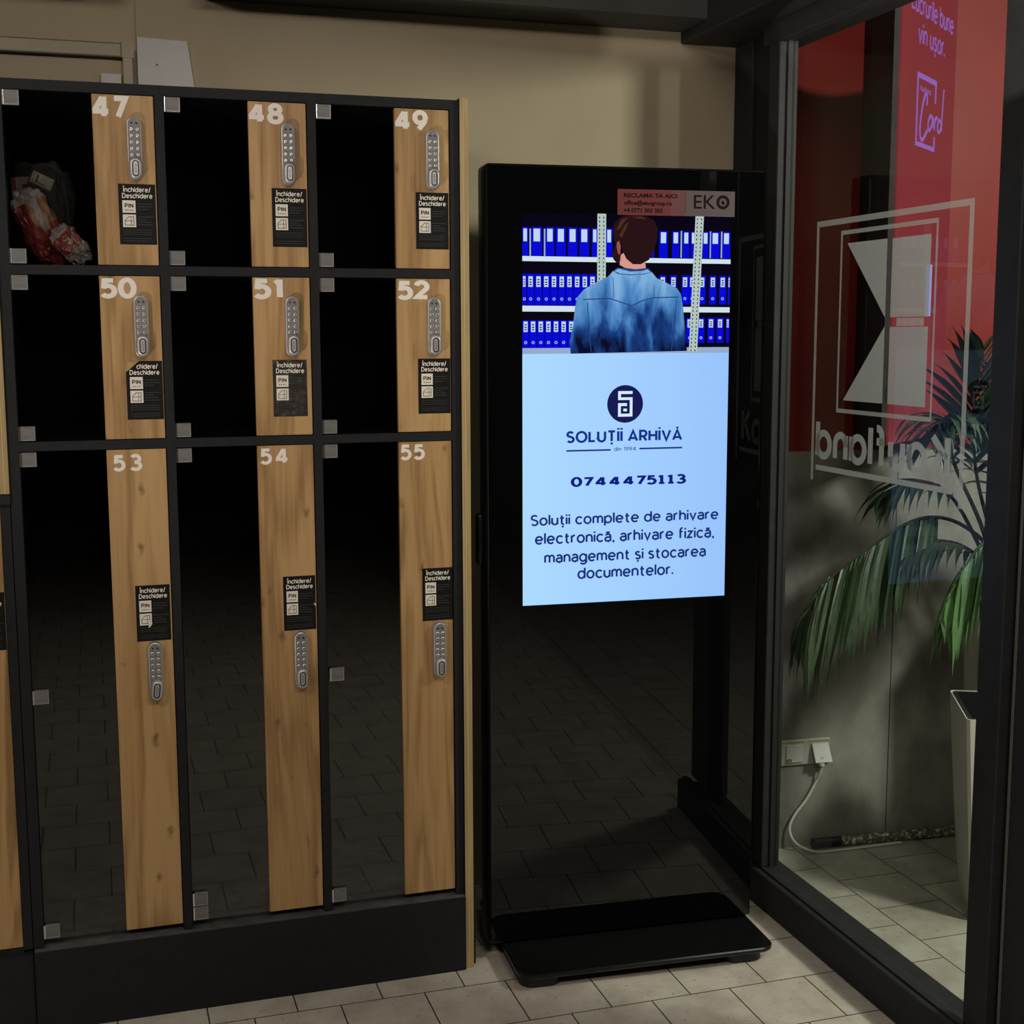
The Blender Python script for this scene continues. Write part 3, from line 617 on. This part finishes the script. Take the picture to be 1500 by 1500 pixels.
bm = BM(); f3 = lambda x, z: k(x, z, -.0019)
letters(bm, 'SOLUȚİİ ARHİVĂ', .1618, .4573, 1.2868, 1.3275, f3, 0, .23, .07)
bars(bm, [(.1619, .2737, 1.2725, 1.2765), (.3466, .4577, 1.2740, 1.2780)], 0, f3); letters(bm, 'din 1994', .2820, .3380, 1.2712, 1.2812, f3, 0, .15, .12)
obj('heading', bm, E_BLUE, scr, fixn=False)
bm = BM(); letters(bm, '0744475¹¹3', .1731, .4690, 1.1865, 1.2112, f3, 0, .26, .03); obj('phone_number', bm, E_DBLUE, scr, fixn=False)
bm = BM()
for s, x0, x1, z0, z1 in (('Soluții complete de arhivare', .0731, .5561, 1.0885, 1.1225), ('electronică, arhivare fizică,', .0835, .5457, 1.0462, 1.0790), ('management și stocarea', .1067, .5242, .9955, 1.0295), ('documentelor.', .1905, .4389, .9600, .9880)): letters(bm, s, x0, x1, z0, z1, f3, 0, .185, .06)
obj('paragraph', bm, E_TXT, scr, fixn=False)
# the photo at the top of the page: a man seen from behind in front of binder shelves
def pmap(t):
    def f(u, v):
        fx = (u-282)/1018; return (SX0+fx*(SX1-SX0), t, PZ+(990-v)/672*(SZ1-PZ))
    return f
EP = {n: emat('photo_'+n, c) for n, c in dict(dark=(10, 6, 22), shelf=(208, 226, 232), post=(178, 196, 190), blue=(8, 10, 214), blued=(10, 12, 150), label=(190, 214, 240), ink=(30, 36, 66), skin=(214, 150, 138), sking=(150, 84, 78), hair=(40, 20, 22), hairl=(78, 44, 34), seam=(40, 66, 124), lower=(150, 172, 205)).items()}
SH_ = bpy.data.materials.new('photo_denim'); SH_.use_nodes = True; SH_.node_tree.nodes.clear()
_o = N(SH_, 'ShaderNodeOutputMaterial'); _e = N(SH_, 'ShaderNodeEmission'); _t = N(SH_, 'ShaderNodeTexCoord'); _s = N(SH_, 'ShaderNodeSeparateXYZ'); _n = N(SH_, 'ShaderNodeTexNoise', i_Scale=1.0, i_Detail=5, i_Distortion=.4); _p = N(SH_, 'ShaderNodeMapping')
_p.inputs['Scale'].default_value = (26, 1, 9); _r = ramp(SH_, [(.12, lin((10, 14, 44))), (.36, lin((26, 62, 128))), (.62, lin((72, 130, 190))), (1, lin((128, 178, 222)))])
_m = N(SH_, 'ShaderNodeMapRange'); _m.inputs[1].default_value = 1.45; _m.inputs[2].default_value = 1.70; _x = N(SH_, 'ShaderNodeMath', operation='ADD'); _y = N(SH_, 'ShaderNodeMath', operation='MULTIPLY_ADD'); _y.inputs[1].default_value = 1.5; _y.inputs[2].default_value = -.82
L(SH_, _t.outputs['Object'], _p.inputs[0]); L(SH_, _p.outputs[0], _n.inputs['Vector']); L(SH_, _t.outputs['Object'], _s.inputs[0]); L(SH_, _s.outputs[2], _m.inputs[0]); L(SH_, _n.outputs['Fac'], _y.inputs[0]); L(SH_, _m.outputs[0], _x.inputs[0]); L(SH_, _y.outputs[0], _x.inputs[1]); L(SH_, _x.outputs[0], _r.inputs[0]); L(SH_, _r.outputs[0], _e.inputs[0]); L(SH_, _e.outputs[0], _o.inputs[0])
names = list(EP); ix = {n: i for i, n in enumerate(names)}
bm = BM()
def rc(u0, v0, u1, v1, n, t): f = pmap(t); poly(bm, [f(u0, v1), f(u1, v1), f(u1, v0), f(u0, v0)], ix[n])
box(bm, (SX0, -.0014, PZ), (SX1, -.0011, SZ1), ix['dark'])
rc(282, 962, 1300, 990, 'lower', -.0016)
def binder(u0, u1, v0, v1, lv0, lv1, small):
    u1 = min(u1, 1300); u0 = max(u0, 282)
    if u1-u0 < 4: return
    rc(u0, v0, u1, v1, 'blue', -.0017); wdt = u1-u0
    rc(u0+wdt*.18, lv0, u1-wdt*.2, lv1, 'label', -.0019)
    if small:
        for q in (.25, .5, .72): rc(u0+wdt*.32, lv0+(lv1-lv0)*q, u1-wdt*.36, lv0+(lv1-lv0)*(q+.12), 'ink', -.0021)
    cu, cv = (u0+u1)/2, v1-(v1-v0)*.2; f = pmap(-.0019)
    if wdt > 18: loft(bm, [[f(cu+7*math.cos(t*math.pi/6), cv+7*math.sin(t*math.pi/6)) for t in range(12)], [f(cu+4.5*math.cos(t*math.pi/6), cv+4.5*math.sin(t*math.pi/6)) for t in range(12)]], ix['label' if small else 'blued'], False, False)
for u0, u1 in ((282, 310), (326, 376), (392, 434), (442, 488), (498, 544), (554, 600), (614, 640), (682, 712), (905, 918), (942, 984), (1006, 1042), (1060, 1092), (1100, 1120), (1158, 1188), (1200, 1244), (1258, 1298)): binder(u0, u1, 384 if u0 < 700 else 394, 524, 392 if u0 < 700 else 400, 452, False)
for u in (316, 384, 1048, 1194, 1250): rc(u, 392, u+7, 522, 'lower', -.0016)
for i in range(10): binder(268+i*37, 301+i*37, 606, 756, 618, 668, True)
for u0 in (945, 998, 1056, 1092, 1142, 1196, 1246, 1290): binder(u0, u0+34, 608, 750, 618, 664, True)
for i in range(7): binder(280+i*36.5, 313+i*36.5, 828, 962, 834, 884, True)
for u0 in (1082, 1140, 1190, 1236, 1284): binder(u0, u0+34, 816, 940, 824, 864, True)
f = pmap(-.0023)
for a, b, n in ((522, 546, 'shelf'), (758, 786, 'shelf')):
    poly(bm, [f(282, b), f(1300, b+4), f(1300, a+6), f(282, a)], ix[n])
for x0, x1, xb in ((639, 681, 0), (1120, 1162, -24)):
    f = pmap(-.0026); poly(bm, [f(x0+xb, 985), f(x1+xb, 985), f(x1, 316), f(x0, 316)], ix['post'])
    for j in range(34):
        v = 330+j*19.5; d_ = xb*(v-316)/669
        for px in (x0+8, x1-14): rc(px+d_, v, px+5+d_, v+9, 'ink', -.0028)
T = -.0031
f = pmap(T)
def pl(pts, n, t): g = pmap(t); poly(bm, [g(*p) for p in pts][::-1], n if isinstance(n, int) else ix[n])
DEN = len(names)
pl([(512, 990), (508, 930), (524, 850), (532, 770), (545, 715), (575, 680), (628, 648), (690, 618), (716, 590), (735, 574), (890, 576), (905, 592), (930, 622), (985, 648), (1030, 670), (1052, 700), (1064, 770), (1072, 850), (1082, 930), (1086, 980)], DEN, T)
pl([(716, 590), (735, 574), (890, 576), (906, 594), (870, 604), (800, 610), (740, 604)], 'seam', T-.0002)
pl([(748, 560), (752, 512), (770, 500), (868, 500), (876, 574), (826, 580), (775, 574)], 'skin', T-.0003)
pl([(722, 590), (742, 578), (800, 592), (860, 588), (884, 580), (900, 594), (860, 602), (800, 606), (750, 602)], DEN, T-.0004)
pl([(712, 500), (722, 470), (744, 455), (756, 500), (752, 545), (734, 552), (716, 532)], 'hair', T-.0003)     # beard
pl([(733, 452), (744, 444), (752, 470), (748, 512), (738, 504), (732, 474)], 'sking', T-.0006)                # ear
pl([(722, 450), (712, 400), (724, 360), (752, 330), (800, 318), (870, 322), (912, 342), (932, 382), (930, 430), (916, 490), (890, 535), (850, 556), (812, 556), (780, 530), (760, 490), (752, 452), (740, 446), (730, 470)], 'hair', T-.0005)
for a in ([(730, 395), (752, 345), (790, 328), (770, 350), (748, 385)], [(800, 330), (850, 326), (880, 338), (840, 336)], [(744, 420), (770, 370), (790, 352), (776, 390), (756, 430)]): pl(a, 'hairl', T-.0007)
def stroke(pts, wd, n, t):
    for a, b in zip(pts, pts[1:]):
        dx, dy = b[0]-a[0], b[1]-a[1]; l = math.hypot(dx, dy); ox, oy = -dy/l*wd, dx/l*wd
        pl([(a[0]-ox, a[1]-oy), (b[0]-ox, b[1]-oy), (b[0]+ox, b[1]+oy), (a[0]+ox, a[1]+oy)], n, t)
stroke([(572, 728), (700, 722), (760, 742), (808, 758), (862, 732), (918, 718), (1040, 714)], 2.5, 'seam', T-.0002)
stroke([(592, 740), (600, 860), (612, 985)], 2, 'seam', T-.0002); stroke([(1030, 730), (1020, 860), (1008, 982)], 2, 'seam', T-.0002); stroke([(715, 620), (722, 720)], 1.5, 'seam', T-.0002); stroke([(918, 660), (918, 718)], 1.5, 'seam', T-.0002)
obj('screen_photo', bm, [EP[n] for n in names]+[SH_], KX, fixn=False, label='screen photo of a person in a denim shirt before shelves of blue binders')
# sticker over the top edge of the screen
M_EKR = mat('sticker_red_reflection', (.125, .020, .022), .6, 0, .2); M_EKG = mat('sticker_pinkish_grey', (.085, .060, .062), .6, 0, .2); M_EKT = mat('sticker_dark_print', (.006, .002, .003), .7, 0, .1); M_EKM = noisy('sticker_reflection_fade', (.11, .034, .036), (.11, .042, .043), 5, .6, .2)  # red reflection painted into the left part, fading to grey
bm = BM()
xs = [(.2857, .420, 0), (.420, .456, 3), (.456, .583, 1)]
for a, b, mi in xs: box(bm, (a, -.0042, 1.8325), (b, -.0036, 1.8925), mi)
f4 = lambda x, z: k(x, z, -.0045)
for s, x1, z0, z1 in (('RECLAMA TA AICI', .4342, 1.8735, 1.8835), ('office@ekogroup.ro', .4225, 1.8535, 1.8665), ('+4 0771 303 303', .3983, 1.8385, 1.8490)): text(bm, s, .3010, x1, z0, z1, f4, 2, bold=.03)
bars(bm, [(.4560, .4567, 1.840, 1.889)], 2, f4)
text(bm, 'EK', .4777, .5330, 1.8505, 1.8825, f4, 2, bold=.004)
loft(bm, [[f4(.5523+r*math.cos(t*math.pi/16), 1.8665+r*math.sin(t*math.pi/16)) for t in range(32)] for r in (.0168, .0095)], 2, False, False)
poly(bm, [f4(.5523+x, 1.8665+z) for x, z in ((-.004, .003), (-.0045, -.002), (-.001, -.006), (.005, -.004), (.004, .001), (.001, .002), (.0015, .005))], 2)
obj('contact_sticker', bm, [M_EKR, M_EKG, M_EKT, M_EKM], KX, fixn=False, label='grey contact sticker with a red reflection painted on its left part')

# ------------------------------------------------------------------ behind the glass
dsp = thing('wall_display', 'angled red advertising display on the wall behind the glass door', 'display', (2.05, .30, 1.25))
ED = lambda p: (p[0]-2.05, p[1]-.30, p[2]-1.25)
dv = Vector((.773, .635)); P0 = Vector((1.89, .093)); nv = Vector((.635, -.773))
def dpt(s, z, o=0): q = P0+dv*s+nv*o; return ED((q.x, q.y, z))
A = P0+dv*-.055; B = P0+dv*.512; Cc = Vector((1.985, wy(1.985)-.002))
bm = BM(); off = nv*-.006
tri = [A+off, B+off, Vector((2.20, wy(2.20)-.002)), Cc]
loft(bm, [[ED((p.x, p.y, 1.25)) for p in tri], [ED((p.x, p.y, 2.94)) for p in tri]]); obj('housing', bm, M_FRAME, dsp)
E_PINK = mat('backlit_red', (.05, .008, .008), .25, 0, .5, lin((116, 44, 52)), .66)
bm = BM(); loft(bm, [[dpt(-.012, 1.255, o) for o in (-.006, 0)]+[dpt(.490, 1.255, o) for o in (0, -.006)], [dpt(-.012, 2.93, o) for o in (-.006, 0)]+[dpt(.490, 2.93, o) for o in (0, -.006)]]); dscr = obj('display_screen', bm, E_PINK, dsp)
E_LAV = emat('display_lavender', (146, 100, 184)); E_STRIP = emat('display_white_strip', (150, 150, 215))
bm = BM(); fd = lambda s, z: dpt(s, z, .001)
letters(bm, 'Lucrurile bune', .060, .450, 2.393, 2.446, fd, 0, .14, .09); letters(bm, 'vin ușor.', .125, .375, 2.306, 2.372, fd, 0, .14, .09); obj('display_text', bm, E_LAV, dscr, fixn=False)
bm = BM(); bars(bm, [(.130, .310, 2.232, 2.246), (.130, .142, 2.054, 2.246), (.150, .308, 2.054, 2.066), (.296, .308, 2.185, 2.246), (.296, .308, 2.054, 2.095), (.142, .150, 2.054, 2.066)], 0, fd)
letters(bm, 'Kɑuflɑnd', .160, .255, 2.200, 2.216, fd, 0, .17, .08)
def ds(pts, wd):
    P = smooth_path([(a, b, 0) for a, b in pts], 5)
    for a, b in zip(P, P[1:]):
        t = (b-a).normalized(); o = Vector((-t.y, t.x, 0))*wd; poly(bm, [fd(*(q.xy)) for q in (a-o, b-o, b+o, a+o)], 0)
ds([(.225, 2.170), (.222, 2.197), (.200, 2.190), (.172, 2.13), (.170, 2.085), (.195, 2.075), (.235, 2.105)], .006)
ds([(.285, 2.137), (.262, 2.148), (.240, 2.125), (.250, 2.106), (.272, 2.120), (.286, 2.145), (.286, 2.118)], .005)
ds([(.300, 2.145), (.300, 2.112)], .005); ds([(.300, 2.132), (.315, 2.150), (.326, 2.145)], .005)
ds([(.362, 2.140), (.340, 2.146), (.330, 2.122), (.345, 2.112), (.366, 2.135), (.380, 2.235)], .005); ds([(.370, 2.150), (.368, 2.118)], .005)
obj('card_emblem', bm, E_LAV, dscr, fixn=False)
bm = BM(); poly(bm, [fd(.275, 1.60), fd(.330, 1.60), fd(.330, 1.745), fd(.275, 1.745)], 0); obj('price_strip', bm, E_STRIP, dscr, fixn=False)

# socket, plug cable, light tube
sk = thing('wall_socket', 'double white wall socket with a lifted flap behind the glass door', 'socket', (1.86, wy(1.86), .262), -.078)
bm = BM(); box(bm, (-.080, -.012, 0), (.080, 0, .079), 0, .003); box(bm, (-.078, -.0125, .069), (-.006, -.0118, .075), 1); box(bm, (.004, -.0125, .069), (.076, -.0118, .075), 1); obj('frame_plate', bm, [mat('socket_white', (.42, .42, .37), .45), mat('socket_hinge_tint', (.30, .31, .12), .5)], sk)
MS2 = mat('flap_white', (.52, .52, .47), .45)
bm = BM(); box(bm, (-.066, -.018, .010), (-.012, -.012, .066), 0, .002); box(bm, (-.064, -.0195, .012), (-.050, -.018, .024), 1, .003); obj('flap', bm, [MS2, mat('socket_keyhole', (.2, .2, .17), .6)], sk)
bm = BM(); loft(bm, [[(.016, -.012, .066), (.068, -.012, .066), (.068, -.018, .066), (.016, -.018, .066)], [(.018, -.038, .014), (.072, -.038, .014), (.072, -.044, .014), (.018, -.044, .014)]]); obj('flap', bm, MS2, sk, label='lifted flap over the plug')
bm = BM(); tube(bm, [(.038, -.012, .026), (.040, -.030, .020), (.042, -.034, .0)], [.014, .013, .009], 0, 12); obj('plug', bm, MS2, sk, smooth=True)
ch = [(1.9035, .415, .262), (1.9010, .420, .235), (1.893, .43, .205), (1.865, .432, .155), (1.825, .434, .105), (1.808, .430, .065), (1.820, .41, .028), (1.865, .385, .006), (1.92, .375, .005), (2.02, .372, .005), (2.16, .372, .005)]
bm = BM(); tube(bm, smooth_path(ch, 8), .0042, 0, 8); tag(obj('power_cable', bm, mat('cable_white', (.55, .55, .5), .5), smooth=True), 'white cable curling from the wall socket down to the floor', 'cable')
lt = thing('light_tube', 'clear rope light tube with black end plug lying along the wall', 'light tube', (1.9, .40, 0))
bm = BM(); tube(bm, [(-.018, .018, .016), (.07, .012, .016)], .0155, 0, 12); tube(bm, [(.066, .012, .016), (.075, .012, .016)], .0125, 0, 12); obj('end_plug', bm, M_BLACK, lt, smooth=True)
bm = BM(); tube(bm, [(.072, .012, .016), (.9, -.052, .016)], .0155, 0, 14)
obj('tube', bm, noisy('sparkling_tube', (.10, .10, .07), (.62, .60, .48), 75, .25, .7, lo=.5, hi=.68, detail=2), lt, smooth=True)

# planters
def square_ring(c, h, az, z, r=.008):
    p = []
    for sx, sy in ((-1, -1), (1, -1), (1, 1), (-1, 1)):
        for dx, dy in ((1, 0), (0, 1)) if sx*sy < 0 else ((0, 1), (1, 0)):
            x = sx*(h-(r if dx else 0)); y = sy*(h-(r if dy else 0)); p.append((x, y))
    ca, sa = math.cos(az), math.sin(az)
    return [(c[0]+x*ca-y*sa, c[1]+x*sa+y*ca, z) for x, y in p]
def planter(label, loc, az, hb, ht, H, rim):
    t = thing('planter', label, 'planter', (*loc, 0), az)
    bm = BM(); R_ = []
    for q in range(9):
        f_ = q/8; R_.append(square_ring((0, 0), hb+(ht-hb)*(f_**.75), 0, H*f_))
    R_ += [square_ring((0, 0), ht-.0025, 0, H), square_ring((0, 0), ht-.004, 0, H-.05)]
    loft(bm, R_, 0, True, False); obj('pot', bm, M_POT, t)
    bm = BM(); i = ht-.006; loft(bm, [square_ring((0, 0), i, 0, H-.10), square_ring((0, 0), i, 0, H-.001), square_ring((0, 0), i-.010, 0, H-.001), square_ring((0, 0), i-.012, 0, H-.09)], 0, False, False); obj('liner', bm, M_BLACK, t)
    bm = BM(); loft(bm, [square_ring((0, 0), i-.013, 0, H-.12), square_ring((0, 0), i-.013, 0, H-.085)]); obj('soil', bm, M_SOIL, t)
    return t
planter('white square tapered planter in front, empty apart from dark liner', (2.166, -.120), -.47, .105, .148, .565, True)
p2 = planter('taller white planter holding the palm, behind the front planter', (2.405, .165), -.40, .110, .140, .765, True)
# palm
palm = thing('palm', 'green potted palm with drooping fronds behind the glass door', 'plant', (2.40, .165, .68))
PO = Vector((2.40, .165, .68))
def leaflet(bm, base, d, down, ln, wd, mi, twist):
    d = d.normalized(); pts = []; side = d.cross(Vector((0, 0, 1)));  side = Vector((1, 0, 0)) if side.length < .05 else side.normalized()
    side = (side*math.cos(twist)+d.cross(side)*math.sin(twist)).normalized(); n = 7; p = base.copy(); prev = None
    for i in range(n+1):
        t = i/n; w_ = wd*(math.sin(math.pi*min(1, (t*.92+.12)))**.75)*(1 if t < .6 else (1-t)/.4*.9+.1)
        dd = (d*(1-down*t)+Vector((0, 0, -1))*down*t*1.25).normalized()
        row = [bm.verts.new(p-side*w_), bm.verts.new(p+dd.cross(side)*w_*.25), bm.verts.new(p+side*w_)]
        if prev:
            for a in (0, 1): bm.faces.new((prev[a], prev[a+1], row[a+1], row[a])).material_index = mi
        prev = row; p = p+dd*(ln/n)
def frond(ctrl, n, ln, wd, m, down=.7, spread=.9, start=.25, seed=0, up_=.15, label=None, along=.55, tw=.3):
    rnd = random.Random(seed); P = [p-PO for p in smooth_path(ctrl, 8)]
    bm = BM(); tube(bm, P, [.0075*(1-.75*i/len(P)) for i in range(len(P))], 0, 7)
    for i in range(n):
        t = start+(1-start)*i/(n-1); q = t*(len(P)-1); a = int(min(q, len(P)-2)); p = P[a].lerp(P[a+1], q-a); tg = (P[a+1]-P[a]).normalized()
        s = tg.cross(Vector((0, 0, 1))).normalized(); env = math.sin(math.pi*(.18+.70*(t-start)/(1-start)))
        for sg in (-1, 1):
            d = tg*(along+.5*(t-start)/(1-start))+s*sg*spread+Vector((0, 0, up_+rnd.uniform(-.08, .08)))
            leaflet(bm, p, d, down+rnd.uniform(-.1, .1), ln*env*rnd.uniform(.85, 1.12), wd*rnd.uniform(.8, 1.15), 1, rnd.uniform(-tw, tw))
    return obj('frond', bm, [M_STEM, m], palm, fixn=False, label=label)
b0 = (2.36, .15, .68)
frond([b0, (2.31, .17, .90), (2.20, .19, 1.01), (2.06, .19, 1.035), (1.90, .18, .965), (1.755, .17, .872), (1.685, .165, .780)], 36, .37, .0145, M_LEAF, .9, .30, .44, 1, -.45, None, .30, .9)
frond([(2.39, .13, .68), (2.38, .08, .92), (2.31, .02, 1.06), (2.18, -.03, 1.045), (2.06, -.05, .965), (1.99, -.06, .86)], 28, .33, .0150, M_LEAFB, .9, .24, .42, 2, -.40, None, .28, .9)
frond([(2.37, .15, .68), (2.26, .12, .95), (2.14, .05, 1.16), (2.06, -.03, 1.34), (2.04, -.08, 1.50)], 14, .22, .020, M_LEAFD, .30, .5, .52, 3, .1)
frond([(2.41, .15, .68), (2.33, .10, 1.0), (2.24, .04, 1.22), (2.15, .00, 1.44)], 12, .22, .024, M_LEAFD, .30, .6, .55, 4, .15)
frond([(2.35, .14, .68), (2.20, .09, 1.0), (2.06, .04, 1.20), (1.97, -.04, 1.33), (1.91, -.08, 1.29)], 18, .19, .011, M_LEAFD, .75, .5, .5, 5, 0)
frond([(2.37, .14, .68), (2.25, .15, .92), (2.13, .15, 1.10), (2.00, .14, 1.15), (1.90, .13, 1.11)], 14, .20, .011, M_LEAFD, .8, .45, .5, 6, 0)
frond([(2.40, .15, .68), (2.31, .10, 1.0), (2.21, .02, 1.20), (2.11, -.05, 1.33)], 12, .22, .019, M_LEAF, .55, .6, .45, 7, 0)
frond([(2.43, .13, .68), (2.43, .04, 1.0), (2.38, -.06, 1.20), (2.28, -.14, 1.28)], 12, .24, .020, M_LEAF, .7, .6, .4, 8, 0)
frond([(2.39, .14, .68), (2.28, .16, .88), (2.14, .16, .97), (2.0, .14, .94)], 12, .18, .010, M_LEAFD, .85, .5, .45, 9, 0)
